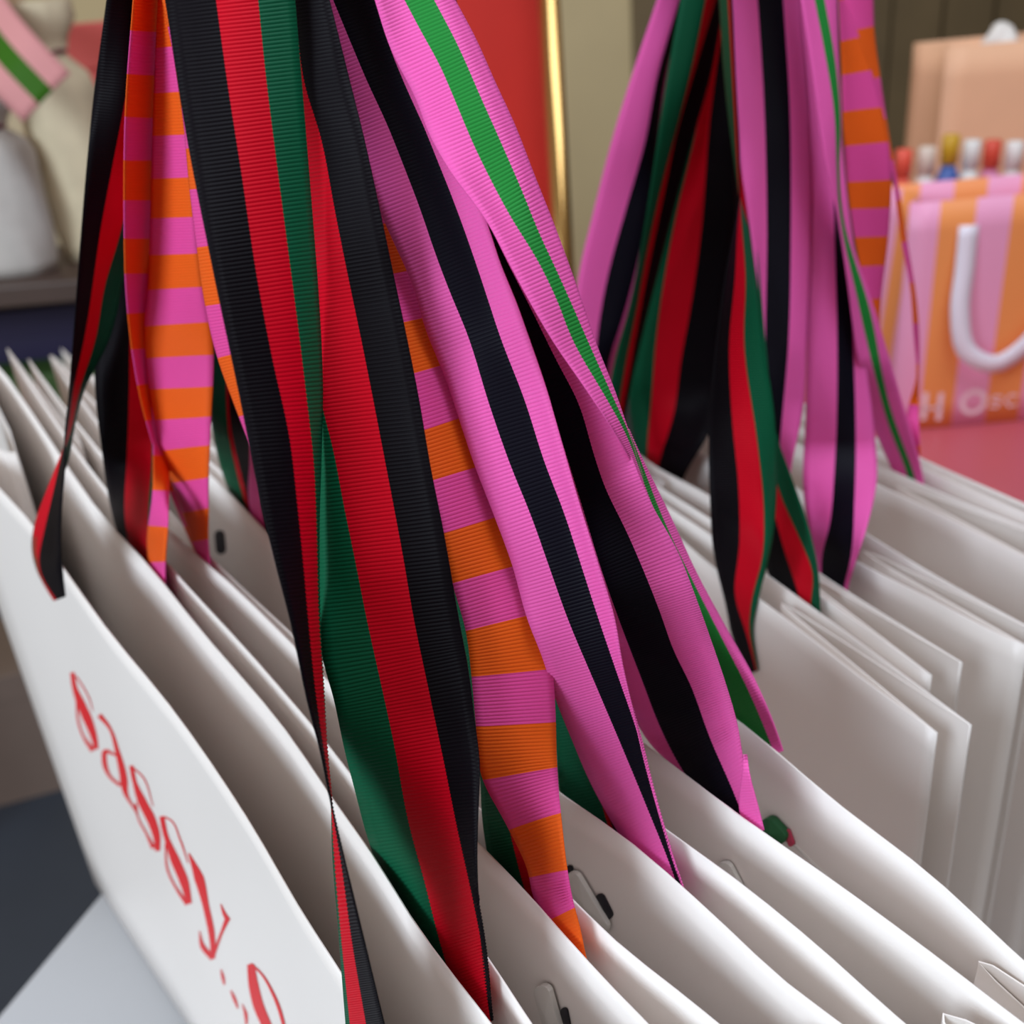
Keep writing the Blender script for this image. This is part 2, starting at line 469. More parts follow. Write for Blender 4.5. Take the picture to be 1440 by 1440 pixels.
# red lettering printed on the front panel of the first bag
bv = BVHTree.FromPolygons([tuple(p) for p in FV1.reshape(-1, 3)], grid_faces(FV1.shape[0], FV1.shape[1]))
def on_panel(px, py, lift=0.0006):
    r = ray(px, py); hit = bv.ray_cast(Vector(CAM), Vector(r).normalized(), 5)
    if hit[0] is None: return None
    n = hit[1] if hit[1].dot(Vector(r)) < 0 else -hit[1]
    return np.array(hit[0] + n * lift)
def stroke(pts, wid, verts, faces):
    pts = np.array(pts, float); t = np.concatenate([[0], np.cumsum(np.hypot(*np.diff(pts, axis=0).T))])
    q = np.linspace(0, t[-1], max(6, int(t[-1] / 4)))
    x = hermite(t, pts[:, 0], q); y = hermite(t, pts[:, 1], q)
    wv = np.interp(q, np.linspace(0, t[-1], len(wid)), wid)
    gx = np.gradient(x); gy = np.gradient(y); l = np.hypot(gx, gy) + 1e-9
    base = None
    for i in range(len(q)):
        a = on_panel(x[i] - gy[i] / l[i] * wv[i] / 2, y[i] + gx[i] / l[i] * wv[i] / 2)
        b = on_panel(x[i] + gy[i] / l[i] * wv[i] / 2, y[i] - gx[i] / l[i] * wv[i] / 2)
        if a is None or b is None: base = None; continue
        verts += [a, b]
        if base is not None: faces.append((base, base + 1, len(verts) - 1, len(verts) - 2))
        base = len(verts) - 2
LET = [
 [([(103, 945), (106, 965), (115, 989), (127, 1017), (134, 1038), (137, 1053)], [6, 7, 12, 13, 10, 6]), ([(109, 985), (111, 1012), (118, 1034), (132, 1055)], [2.5, 3, 3, 7]), ([(108, 950), (118, 965), (127, 982), (132, 999)], [2, 2, 2, 1])],
 [([(141, 1005), (155, 1022), (167, 1058), (174, 1086), (179, 1117), (191, 1138), (195, 1146)], [7, 4, 6, 9, 11, 4, 2]), ([(165, 1062), (149, 1056), (148, 1069), (155, 1090), (170, 1104)], [2, 7, 7, 4, 4]), ([(190, 1138), (193, 1128)], [2, 2])],
 [([(186, 1076), (191, 1100), (201, 1126), (215, 1154), (222, 1177), (223, 1196)], [6, 6, 12, 13, 11, 7]), ([(193, 1130), (195, 1147), (208, 1173), (217, 1192)], [2, 2.5, 3, 6]), ([(190, 1080), (201, 1090), (217, 1133)], [2, 2, 1])],
 [([(229, 1147), (233, 1168), (247, 1207), (260, 1238), (268, 1270)], [7, 7, 13, 13, 7]), ([(234, 1185), (237, 1222), (251, 1251), (265, 1271)], [2, 3, 3, 6]), ([(233, 1148), (241, 1152), (255, 1180), (266, 1213)], [2, 2, 2.5, 1])],
 [([(267, 1199), (282, 1236), (291, 1273), (300, 1320), (301, 1347)], [2, 14, 9, 9, 6]), ([(300, 1347), (306, 1330), (311, 1316), (321, 1292)], [5, 4, 4, 7]), ([(323, 1294), (317, 1284), (312, 1270)], [7, 5, 1]), ([(301, 1347), (286, 1329), (282, 1308)], [8, 7, 1])],
 [([(312, 1362), (315, 1374), (317, 1384)], [1, 5, 2])], [([(326, 1392), (332, 1406), (336, 1417)], [2, 5, 2])], [([(342, 1411), (347, 1425), (348, 1440)], [1, 5, 3])],
 [([(354, 1355), (358, 1384), (365, 1413), (377, 1442), (388, 1468)], [10, 14, 15, 14, 6]), ([(354, 1354), (369, 1368), (385, 1395), (396, 1423), (401, 1445), (399, 1468), (388, 1470)], [3, 3, 4, 5, 5, 4, 4])],
]
for strokes in LET:
    V, Fc = [], []
    for pts, wid in strokes: stroke(pts, wid, V, Fc)
    if V: mesh_obj('printed_letter', V, Fc, M_INK, fp1)

# glue tabs, ribbon ends and painted slot shade inside the bags
def patch_on(V, parent, px_list, lift, mat, name, thick):
    bvx = BVHTree.FromPolygons([tuple(p) for p in V.reshape(-1, 3)], grid_faces(V.shape[0], V.shape[1]))
    pts = []
    for (px, py) in px_list:
        r = ray(px, py); hit = bvx.ray_cast(Vector(CAM), Vector(r).normalized(), 5)
        if hit[0] is None: return None
        n = hit[1] if hit[1].dot(Vector(r)) < 0 else -hit[1]
        pts.append((hit[0], n))
    n = pts[0][1]
    top = [np.array(p + n * (lift + thick)) for p, _ in pts]; bot = [np.array(p + n * lift) for p, _ in pts]
    k = len(pts); ce = sum(top) / k + np.array(n) * thick * 0.6
    Vv = top + bot + [ce]
    Fc = [(i, (i + 1) % k, 2 * k) for i in range(k)] + [(i, i + k, (i + 1) % k + k, (i + 1) % k) for i in range(k)]
    return mesh_obj(name, Vv, Fc, mat, parent, smooth=False)
def capsule(x0, y0, x1, y1, wd, n=9):
    a = math.atan2(y1 - y0, x1 - x0); L = []
    for k in range(n): q = a + math.pi / 2 + math.pi * k / (n - 1); L.append((x0 + wd * math.cos(q), y0 + wd * math.sin(q)))
    for k in range(n): q = a - math.pi / 2 + math.pi * k / (n - 1); L.append((x1 + wd * math.cos(q), y1 + wd * math.sin(q)))
    return L
M_SLOTSHADE = plain('dark_slot_shade', (24, 22, 30), 0.7)  # dark bits stand in for the shadow gaps at the ribbon holes
M_GREENEND = plain('green_ribbon_end', (20, 92, 48), 0.6)
M_PINKEND = plain('pink_ribbon_end', (190, 60, 90), 0.6)
patch_on(BV3, bp3, capsule(846, 1262, 857, 1284, 7), 0.0005, M_SLOTSHADE, 'ribbon_end_or_slot_shade', 0.0006)
patch_on(BV3, bp3, capsule(803, 1220, 803, 1222, 5), 0.0005, M_SLOTSHADE, 'ribbon_end_or_slot_shade', 0.0006)
patch_on(BV3, bp3, capsule(812, 1232, 851, 1298, 11), 0.0012, M_TAB, 'glue_tab', 0.0018)
patch_on(BV2, bp2, capsule(796, 1420, 801, 1445, 5), 0.0005, M_SLOTSHADE, 'ribbon_end_or_slot_shade', 0.0006)
patch_on(BV2, bp2, capsule(771, 1390, 788, 1450, 11), 0.0012, M_TAB, 'glue_tab', 0.0018)
patch_on(BV4, bp4, capsule(1049, 1256, 1052, 1266, 3), 0.0005, M_SLOTSHADE, 'ribbon_end_or_slot_shade', 0.0006)
patch_on(BV4, bp4, capsule(1023, 1220, 1036, 1245, 12), 0.0008, M_TAB, 'glue_tab', 0.0016)
patch_on(BV5, bp5, capsule(1088, 1155, 1104, 1172, 10), 0.0006, M_GREENEND, 'ribbon_end_or_slot_shade', 0.003)
patch_on(BV5, bp5, capsule(1110, 1168, 1116, 1184, 4), 0.0006, M_PINKEND, 'ribbon_end_or_slot_shade', 0.001)
patch_on(BV5, bp5, capsule(1118, 1186, 1172, 1238, 1.2), 0.0004, M_TAB, 'cord_crease', 0.0006)
patch_on(BV3, bp3, capsule(310, 752, 312, 772, 7), 0.0003, M_SLOTSHADE, 'ribbon_end_or_slot_shade', 0.0004)  # dark patch painted in for the shaded ribbon hole

# ------------------------------------------------------------------ ribbons of the left stack
H1 = (330, -430); H2 = (1090, -430)
def straight(x0, y0, x1, y1): return [(x0, y0), (x1, y1)]

# outer handle of the first bag: right leg with its half twist
ribbon(bag1, 'A', [
  [(232, 0), (262, 190), (300, 380), (338, 560), (362, 680), (385, 780), (408, 868), (434, 990), (452, 1060), (464, 1120), (489, 1225), (512, 1320), (541, 1440), (556, 1500)],
  [(303, 0), (318, 110), (338, 240), (362, 400), (383, 510), (405, 610), (418, 720), (425, 790), (432, 870), (444, 985), (456, 1065), (465, 1120), (481, 1215), (497, 1330), (516, 1440), (526, 1500)],
  [(362, 0), (372, 100), (388, 230), (405, 360), (418, 460), (430, 560), (440, 650), (444, 740), (447, 860), (454, 970), (461, 1070), (466, 1120), (470, 1190), (481, 1320), (493, 1440), (499, 1500)],
  [(415, 0), (428, 160), (440, 310), (449, 430), (454, 550), (452, 640), (449, 740), (450, 870), (455, 980), (461, 1075), (466, 1120), (468, 1190), (478, 1320), (487, 1440), (492, 1500)]],
  [(-430, 0.30), (0, 0.288), (500, 0.283), (900, 0.287), (1120, 0.295), (1440, 0.295)], W=0.038, sign=1, cap=1.0, hook=H1, y1=1500, slot=(None, FV1), yslot=1400, blend=220)
# left leg
ribbon(bag1, 'A', [
  [(150, 0), (133, 123), (113, 347), (103, 480), (97, 560), (91, 620), (92, 655), (88, 700), (86, 760), (88, 800), (94, 850)],
  [(187, 0), (177, 130), (160, 220), (143, 310), (117, 480), (103, 545), (92, 620), (84, 655), (74, 700), (60, 760), (54, 797), (84, 850)],
  [(204, 0), (196, 140), (186, 240), (167, 333), (147, 400), (133, 480), (112, 545), (95, 620), (80, 655), (62, 700), (48, 740), (49, 797), (78, 848)],
  [(214, 0), (206, 140), (196, 240), (182, 330), (172, 400), (153, 480), (120, 545), (105, 600), (96, 650), (76, 700), (58, 750), (52, 797), (80, 850)]],
  [(-430, 0.348), (0, 0.382), (480, 0.45), (650, 0.462), (850, 0.47)], W=0.032, sign=1, cap=0.9, hook=H1, y1=846, slot=(None, FV1), yslot=790)
# second bag, right leg (green, red, black)
ribbon(bag2, 'R', [
  [(370, 0), (385, 150), (408, 330), (428, 500), (440, 700), (450, 880), (454, 930), (466, 970), (485, 1056), (501, 1118), (517, 1178), (540, 1240), (575, 1300), (620, 1380), (670, 1470)],
  [(405, 0), (414, 120), (425, 300), (435, 450), (455, 580), (467, 627), (483, 710), (500, 793), (515, 870), (535, 961), (555, 1053), (573, 1150), (598, 1243), (622, 1336), (650, 1420), (680, 1490)],
  [(418, 40), (430, 123), (450, 187), (472, 300), (492, 400), (510, 487), (540, 640), (567, 783), (582, 870), (602, 965), (626, 1078), (646, 1175), (662, 1247), (680, 1340), (690, 1430), (700, 1490)],
  [(463, 0), (480, 67), (510, 187), (533, 290), (552, 380), (572, 475), (587, 550), (607, 667), (622, 740), (645, 870), (658, 940), (668, 1021), (674, 1070), (672, 1134), (670, 1203), (677, 1324), (690, 1430), (702, 1490)]],
  [(-430, 0.315), (0, 0.306), (500, 0.300), (900, 0.305), (1200, 0.325), (1300, 0.338), (1480, 0.345)], W=0.038, sign=-1, cap=0.45, hook=H1, y1=1450, slot=(BV1, FV2), yslot=1310, blend=320)
# second bag, left leg
ribbon(bag2, 'A', [
  [(165, 120), (150, 330), (135, 480), (133, 527), (143, 633), (160, 733), (182, 800), (205, 890)],
  [(190, 120), (186, 330), (182, 480), (181, 560), (178, 650), (176, 733), (192, 810), (212, 890)],
  [(220, 120), (216, 330), (212, 480), (212, 560), (213, 650), (208, 733), (214, 830), (226, 890)],
  [(240, 120), (240, 330), (236, 480), (232, 560), (230, 650), (228, 733), (229, 840), (236, 890)]],
  [(-430, 0.365), (120, 0.425), (560, 0.482), (830, 0.51)], W=0.036, sign=1, cap=0.7, hook=H1, y1=875, slot=(BV1, FV2), yslot=770, sf=0.68)
# second bag, rear handle (dark, deep between the bags)
ribbon(bag2, 'R', [
  [(520, 500), (640, 900), (668, 1050), (675, 1092), (678, 1150), (690, 1220), (720, 1300)],
  [(545, 500), (660, 900), (694, 1060), (706, 1120), (720, 1180), (735, 1240), (760, 1310)],
  [(560, 500), (675, 900), (706, 1040), (726, 1120), (745, 1190), (760, 1250), (780, 1320)],
  [(580, 500), (690, 900), (722, 1030), (745, 1110), (766, 1190), (780, 1260), (800, 1330)]],
  [(-430, 0.345), (500, 0.343), (1000, 0.343), (1330, 0.36)], W=0.038, sign=-1, cap=0.6, hook=H1, y1=1300, slot=(BV2, FV3), yslot=1220, blend=320, sf=0.72)
# third bag: orange / pink banded handle, right leg
ribbon(bag3, 'D', [
  [(486, 60), (530, 370), (560, 537), (580, 607), (598, 677), (620, 748), (636, 820), (655, 886), (664, 959), (670, 1027), (677, 1094), (707, 1150), (744, 1229), (752, 1270), (775, 1300), (806, 1345), (828, 1385)],
  [(525, 60), (568, 370), (606, 520), (628, 590), (650, 660), (672, 730), (693, 800), (715, 872), (722, 945), (728, 1015), (734, 1084), (754, 1152), (778, 1229), (785, 1285), (800, 1318), (815, 1350), (834, 1388)],
  [(560, 60), (606, 370), (640, 500), (665, 570), (692, 640), (715, 710), (738, 782), (760, 852), (776, 930), (781, 1000), (783, 1070), (790, 1160), (797, 1223), (806, 1272), (817, 1312), (824, 1350), (840, 1390)]],
  [(-430, 0.338), (0, 0.338), (300, 0.328), (520, 0.315), (900, 0.319), (1200, 0.335), (1340, 0.35)], W=0.027, sign=1, cap=0.6, hook=H1, y1=1375, slot=(BV2, FV3), yslot=1270, blend=260, sf=0.35,
  vrows=[(520, 0.5), (594, 1.0), (664, 1.5), (735, 2.0), (806, 2.5), (874, 3.0), (946, 3.5), (1018, 4.0), (1088, 4.5), (1156, 5.0), (1229, 5.5), (1287, 6.0), (1380, 6.6)])
# third bag, left legs
V8 = [(-40, 0.35)] 
ribbon(bag3, 'D', [
  [(222, 0), (217, 110), (213, 233), (208, 400), (203, 467), (207, 520), (213, 567), (223, 620), (237, 667), (256, 720), (274, 772), (284, 800), (300, 850)],
  [(228, 0), (235, 110), (240, 233), (246, 400), (251, 470), (253, 520), (255, 567), (258, 620), (264, 667), (275, 720), (284, 772), (290, 800), (304, 850)],
  [(232, 0), (250, 110), (266, 233), (284, 400), (299, 475), (300, 520), (297, 575), (295, 620), (293, 667), (293, 720), (293, 772), (297, 800), (308, 850)]],
  [(-430, 0.335), (0, 0.36), (480, 0.43), (790, 0.475)], W=0.029, sign=-1, cap=0.7, hook=H1, y1=838, slot=(BV2, FV3), yslot=750, sf=0.3,
  vrows=[(0, 0.12), (67, 0.5), (130, 1.0), (190, 1.5), (250, 2.0), (306, 2.5), (357, 3.0), (406, 3.5), (456, 4.0), (502, 4.5), (545, 5.0), (588, 5.5), (630, 6.0), (675, 6.5), (718, 7.0), (760, 7.5), (800, 8.0)])
ribbon(bag3, 'D', [
  [(188, 0), (177, 153), (175, 310), (177, 400), (187, 500), (200, 570), (213, 617), (233, 677), (267, 760), (285, 800), (305, 850)],
  [(204, 0), (195, 153), (193, 310), (193, 400), (202, 500), (212, 570), (222, 617), (240, 677), (272, 762), (289, 800), (308, 850)],
  [(222, 0), (216, 153), (213, 310), (210, 400), (214, 500), (222, 570), (231, 617), (247, 677), (277, 764), (292, 800), (311, 850)]],
  [(-430, 0.34), (0, 0.362), (480, 0.437), (790, 0.50)], W=0.029, sign=1, cap=0.8, hook=H1, y1=838, slot=(BV2, FV3), yslot=750, sf=0.68,
  vrows=[(0, 0.25), (44, 0.5), (105, 1.0), (165, 1.5), (225, 2.0), (282, 2.5), (335, 3.0), (385, 3.5), (440, 4.0), (800, 7.6)])
ribbon(bag3, 'D', [
  [(228, 0), (250, 110), (258, 170), (265, 250), (277, 350), (285, 410), (307, 507), (330, 570), (355, 634), (380, 690)],
  [(240, 0), (270, 170), (290, 350), (303, 430), (322, 520), (343, 585), (362, 640), (385, 700)],
  [(255, 0), (290, 170), (316, 350), (330, 440), (345, 530), (362, 600), (378, 650), (398, 710)]],
  [(-430, 0.33), (0, 0.335), (350, 0.355), (700, 0.40)], W=0.027, sign=-1, cap=0.6, hook=H1, y1=690,
  vrows=[(0, 0.2), (265, 2.5), (345, 3.0), (428, 3.5), (500, 4.0), (600, 4.6), (700, 5.2)])
# curled banded end beside the left leg of the second bag
ribbon(bag3, 'D', [
  [(214, 560), (216, 640), (214, 700), (206, 760), (212, 810), (220, 870)],
  [(226, 560), (231, 640), (231, 700), (222, 760), (222, 815), (228, 870)],
  [(232, 560), (238, 640), (238, 690), (236, 740), (232, 800), (236, 870)]],
  [(-430, 0.36), (0, 0.40), (560, 0.46), (800, 0.50)], W=0.027, sign=1, cap=0.8, hook=H1, y1=855, slot=(BV1, FV2), yslot=780, sf=0.3, vrows=[(560, 0.5), (640, 1), (700, 1.6), (740, 2.0), (800, 2.6)])
# dark green / black legs seen between the stacks
ribbon(bag3, 'R', [
  [(290, 300), (295, 480), (298, 600), (313, 667), (333, 717), (360, 770)],
  [(316, 300), (317, 480), (320, 600), (334, 667), (347, 713), (372, 770)],
  [(320, 300), (322, 480), (325, 600), (340, 667), (352, 713), (378, 770)],
  [(366, 300), (370, 480), (378, 600), (386, 680), (394, 730), (410, 780)]],
  [(-430, 0.355), (0, 0.39), (300, 0.42), (750, 0.485)], W=0.036, sign=1, cap=0.6, hook=H1, y1=760, slot=(BV3, FV4), yslot=690, sf=0.68)
ribbon(bag4, 'B', [
  [(340, 520), (350, 600), (351, 650), (349, 700), (360, 750)],
  [(362, 520), (368, 600), (368, 650), (366, 700), (376, 755)],
  [(380, 520), (386, 600), (388, 650), (390, 700), (398, 755)],
  [(392, 520), (398, 600), (402, 650), (404, 700), (410, 760)]],
  [(-430, 0.35), (0, 0.375), (520, 0.43), (760, 0.475)], W=0.03, sign=1, cap=0.6, hook=H1, y1=750, slot=(BV3, FV4), yslot=700, sf=0.32)
ribbon(bag3, 'R', [
  [(690, 600), (760, 900), (780, 1020), (784, 1080), (790, 1130), (820, 1200)],
  [(735, 600), (800, 900), (826, 1040), (840, 1100), (852, 1150), (872, 1210)],
  [(742, 600), (806, 900), (832, 1040), (846, 1100), (858, 1150), (880, 1215)],
  [(770, 600), (830, 880), (860, 1030), (878, 1100), (894, 1160), (920, 1230)]],
  [(-430, 0.36), (600, 0.375), (1000, 0.40), (1220, 0.425)], W=0.038, sign=1, cap=0.6, hook=H1, y1=1215, slot=(BV3, FV4), yslot=1130, blend=240, sf=0.72)
# fourth bag: pink / navy / pink handles
ribbon(bag4, 'B', [
  [(425, 0), (470, 120), (540, 310), (580, 400), (600, 467), (627, 533), (647, 593), (667, 653), (693, 720), (720, 793), (743, 875), (763, 925), (779, 977), (803, 1037), (831, 1102), (864, 1162), (898, 1215), (940, 1275)],
  [(468, 0), (497, 70), (517, 117), (543, 173), (567, 233), (590, 293), (613, 360), (632, 410), (657, 470), (687, 567), (717, 653), (747, 727), (773, 800), (798, 870), (835, 957), (876, 1053), (908, 1130), (952, 1243), (968, 1300)],
  [(528, 0), (547, 63), (573, 127), (597, 180), (613, 220), (637, 280), (660, 343), (681, 405), (706, 480), (737, 560), (767, 653), (793, 720), (817, 793), (842, 870), (866, 940), (900, 1040), (918, 1110), (945, 1200), (978, 1300)],
  [(570, 0), (590, 63), (615, 127), (640, 190), (665, 260), (687, 320), (707, 380), (720, 410), (743, 473), (767, 543), (787, 613), (817, 717), (843, 800), (864, 870), (874, 930), (892, 1010), (906, 1070), (926, 1142), (950, 1220), (984, 1310)]],
  [(-430, 0.322), (0, 0.314), (500, 0.307), (800, 0.310), (1000, 0.325), (1200, 0.36), (1300, 0.37)], W=0.031, sign=-1, cap=0.4, hook=H1, y1=1290, slot=(BV3, FV4), yslot=1180, blend=300, sf=0.35)
ribbon(bag4, 'B', [
  [(560, 150), (640, 320), (705, 480), (757, 600), (800, 720), (838, 830), (855, 900), (880, 981), (900, 1025), (933, 1066), (957, 1084), (990, 1130)],
  [(620, 150), (680, 320), (738, 480), (780, 590), (815, 700), (850, 815), (866, 860), (900, 949), (933, 1033), (960, 1084), (1010, 1150)],
  [(625, 120), (700, 340), (750, 440), (783, 507), (814, 567), (834, 634), (851, 685), (880, 745), (906, 805), (928, 860), (950, 920), (969, 957), (997, 1033), (1037, 1126), (1060, 1190)],
  [(668, 120), (762, 340), (820, 470), (850, 545), (881, 624), (917, 711), (950, 769), (979, 841), (1004, 913), (1018, 955), (1037, 1021), (1047, 1082), (1060, 1130), (1080, 1190)]],
  [(-430, 0.335), (150, 0.328), (500, 0.324), (800, 0.33), (1000, 0.35), (1170, 0.38)], W=0.034, sign=-1, cap=0.4, hook=H1, y1=1175, slot=(BV4, FV5), yslot=1080, blend=260, sf=0.65)
# fold of the same handle just above the rim
ribbon(bag4, 'P', [
  [(1047, 1040), (1045, 1085), (1038, 1130), (1050, 1180)],
  [(1048, 1040), (1048, 1085), (1049, 1130), (1062, 1185)],
  [(1049, 1040), (1050, 1085), (1056, 1130), (1068, 1185)],
  [(1049, 1040), (1053, 1085), (1065, 1130), (1080, 1190)]],
  [(0, 0.36), (1010, 0.36), (1180, 0.398)], W=0.02, sign=1, cap=0.5, y0=1056, y1=1180, slot=(BV4, FV5), yslot=1100, blend=120, sf=0.25, name='handle_fold')
# fifth bag: pink / green / pink handle
ribbon(bag5, 'C', [
  [(528, 0), (550, 70), (587, 143), (603, 187), (633, 240), (683, 307), (720, 377), (753, 437), (780, 482), (816, 534), (859, 599), (888, 650), (905, 690)],
  [(568, 0), (593, 47), (617, 90), (640, 143), (667, 207), (693, 260), (720, 310), (753, 363), (780, 417), (805, 480), (849, 556), (877, 606), (895, 650), (908, 690)],
  [(610, 0), (643, 63), (677, 140), (707, 207), (733, 267), (757, 327), (783, 383), (805, 432), (826, 480), (863, 563), (884, 610), (897, 650), (910, 690)],
  [(640, 0), (667, 50), (697, 117), (723, 173), (753, 250), (777, 310), (797, 363), (817, 420), (839, 485), (863, 545), (885, 610), (897, 650), (912, 690)]],
  [(-430, 0.316), (0, 0.304), (480, 0.303), (600, 0.312), (690, 0.345)], W=0.026, sign=1, cap=0.6, hook=H1, y1=690)
ribbon(bag5, 'C', [
  [(886, 640), (915, 720), (940, 800), (968, 880), (995, 960), (1015, 1010), (1045, 1075)],
  [(889, 640), (920, 720), (950, 800), (985, 880), (1012, 955), (1035, 1010), (1062, 1075)],
  [(897, 640), (932, 730), (965, 800), (1008, 885), (1050, 965), (1082, 1040), (1100, 1090)],
  [(901, 640), (945, 730), (982, 810), (1020, 880), (1064, 960), (1096, 1040), (1112, 1090)]],
  [(0, 0.322), (600, 0.324), (690, 0.345), (850, 0.375), (1080, 0.42)], W=0.034, sign=1, cap=0.7, y0=600, y1=1078, slot=(BV5, None), yslot=1030, blend=200)

# ------------------------------------------------------------------ ribbons of the right stack
g1, g2, g3, g4, g5 = [g[0] for g in gb]
(GF1, GB1), (GF2, GB2), (GF3, GB3), (GF4, GB4), (GF5, GB5) = [(g[3], g[4]) for g in gb]
RR = dict(rows_per_rib=4)
ribbon(g4, 'B', [
  [(924, 0), (896, 83), (859, 202), (834, 300), (812, 397), (806, 470), (816, 560), (840, 640), (862, 720), (875, 780)],
  [(955, 0), (924, 108), (906, 202), (881, 289), (852, 397), (838, 491), (838, 560), (852, 640), (872, 720), (884, 780)],
  [(968, 0), (939, 90), (924, 199), (906, 325), (877, 444), (856, 513), (854, 570), (866, 640), (884, 720), (894, 780)],
  [(985, 0), (955, 90), (935, 199), (915, 325), (888, 444), (866, 513), (864, 570), (874, 640), (892, 720), (902, 780)]],
  [(-430, 0.585), (0, 0.625), (500, 0.68), (780, 0.69)], W=0.036, sign=1, cap=0.7, hook=H2, y1=770, **RR)
ribbon(g3, 'R', [
  [(957, 0), (939, 101), (917, 253), (903, 343), (885, 433), (862, 520), (854, 600), (868, 680), (884, 740)],
  [(992, 0), (975, 85), (957, 160), (932, 253), (912, 343), (894, 440), (878, 520), (868, 600), (878, 680), (892, 740)],
  [(1006, 0), (978, 95), (953, 180), (934, 271), (918, 345), (898, 450), (884, 530), (873, 600), (886, 680), (898, 740)],
  [(1018, 0), (1002, 95), (968, 217), (946, 300), (926, 380), (906, 460), (888, 540), (878, 610), (894, 680), (906, 740)]],
  [(-430, 0.55), (0, 0.58), (600, 0.635), (740, 0.65)], W=0.036, sign=1, cap=0.7, hook=H2, y1=735, **RR)
ribbon(g2, 'R', [
  [(968, 60), (940, 200), (915, 340), (898, 400), (888, 480), (885, 563), (897, 657), (905, 740)],
  [(1002, 60), (975, 200), (951, 300), (939, 361), (922, 480), (916, 560), (910, 640), (914, 740)],
  [(1012, 60), (997, 180), (986, 325), (971, 433), (957, 510), (948, 581), (925, 660), (922, 740)],
  [(1040, 60), (1040, 180), (1036, 289), (1022, 415), (1012, 520), (1002, 600), (962, 670), (940, 745)]],
  [(-430, 0.57), (60, 0.61), (560, 0.655), (740, 0.70)], W=0.04, sign=1, cap=0.4, hook=H2, y1=735, slot=(GB2, GF3), yslot=650, blend=120, sf=0.5, **RR)
ribbon(g1, 'R', [
  [(1011, 0), (1018, 108), (1033, 235), (1040, 280), (1049, 310), (1063, 390), (1076, 500), (1087, 570), (1092, 661), (1087, 751), (1069, 834), (1058, 885), (1064, 930), (1068, 955)],
  [(1024, 0), (1030, 108), (1037, 235), (1040, 280), (1042, 310), (1048, 390), (1046, 480), (1065, 624), (1074, 715), (1072, 787), (1058, 841), (1054, 885), (1062, 930), (1067, 955)],
  [(1027, 0), (1033, 108), (1039, 235), (1040, 280), (1037, 310), (1033, 390), (1025, 480), (1029, 588), (1038, 679), (1040, 769), (1034, 841), (1048, 885), (1060, 930), (1066, 955)],
  [(1029, 0), (1034, 108), (1040, 235), (1040, 280), (1034, 310), (1019, 390), (1007, 480), (998, 570), (998, 697), (1004, 780), (1022, 855), (1031, 900), (1048, 935), (1062, 955)]],
  [(-430, 0.495), (0, 0.502), (280, 0.50), (600, 0.50), (820, 0.505), (945, 0.505)], W=0.034, sign=-1, cap=0.9, hook=H2, y1=950, slot=(None, GF1), yslot=880, blend=200, **RR)
ribbon(g1, 'R', [
  [(1072, 430), (1080, 520), (1090, 606), (1112, 668), (1137, 740), (1151, 805), (1154, 860), (1158, 900)],
  [(1060, 430), (1066, 520), (1078, 606), (1096, 690), (1127, 762), (1144, 805), (1140, 860), (1150, 900)],
  [(1050, 430), (1055, 520), (1066, 620), (1084, 700), (1105, 780), (1123, 834), (1132, 870), (1145, 905)],
  [(1040, 430), (1044, 520), (1052, 640), (1066, 730), (1080, 805), (1100, 850), (1115, 880), (1130, 910)]],
  [(-430, 0.54), (0, 0.56), (430, 0.55), (700, 0.538), (900, 0.54)], W=0.036, sign=1, cap=0.7, hook=H2, y1=880, slot=(GB1, GF2), yslot=830, blend=140, **RR)
ribbon(g3, 'B', [
  [(1029, 0), (1040, 217), (1058, 343), (1072, 469), (1074, 560), (1070, 680)],
  [(1065, 0), (1074, 144), (1078, 325), (1076, 500), (1078, 600), (1080, 700)],
  [(1101, 0), (1110, 144), (1112, 325), (1108, 490), (1098, 606), (1092, 700)],
  [(1125, 0), (1138, 144), (1142, 289), (1134, 490), (1130, 570), (1112, 661), (1105, 710)]],
  [(-430, 0.515), (0, 0.53), (700, 0.56)], W=0.036, sign=1, cap=0.5, hook=H2, y1=690, slot=(GB2, GF3), yslot=720, blend=160, sf=0.72, **RR)
ribbon(g3, 'B', [
  [(1112, 0), (1128, 144), (1140, 289), (1136, 440), (1133, 588), (1130, 697), (1145, 780), (1154, 820), (1164, 880)],
  [(1138, 0), (1158, 144), (1170, 253), (1174, 361), (1177, 500), (1173, 661), (1166, 743), (1155, 785), (1158, 830), (1168, 880)],
  [(1150, 0), (1166, 144), (1177, 307), (1194, 397), (1200, 500), (1202, 697), (1196, 790), (1186, 830), (1184, 880)],
  [(1160, 0), (1178, 144), (1195, 307), (1208, 397), (1214, 480), (1230, 610), (1233, 679), (1222, 730), (1200, 800), (1189, 840), (1187, 880)]],
  [(-430, 0.53), (0, 0.55), (500, 0.568), (820, 0.60)], W=0.036, sign=1, cap=0.5, hook=H2, y1=868, slot=(GB2, GF3), yslot=780, blend=160, sf=0.35, **RR)
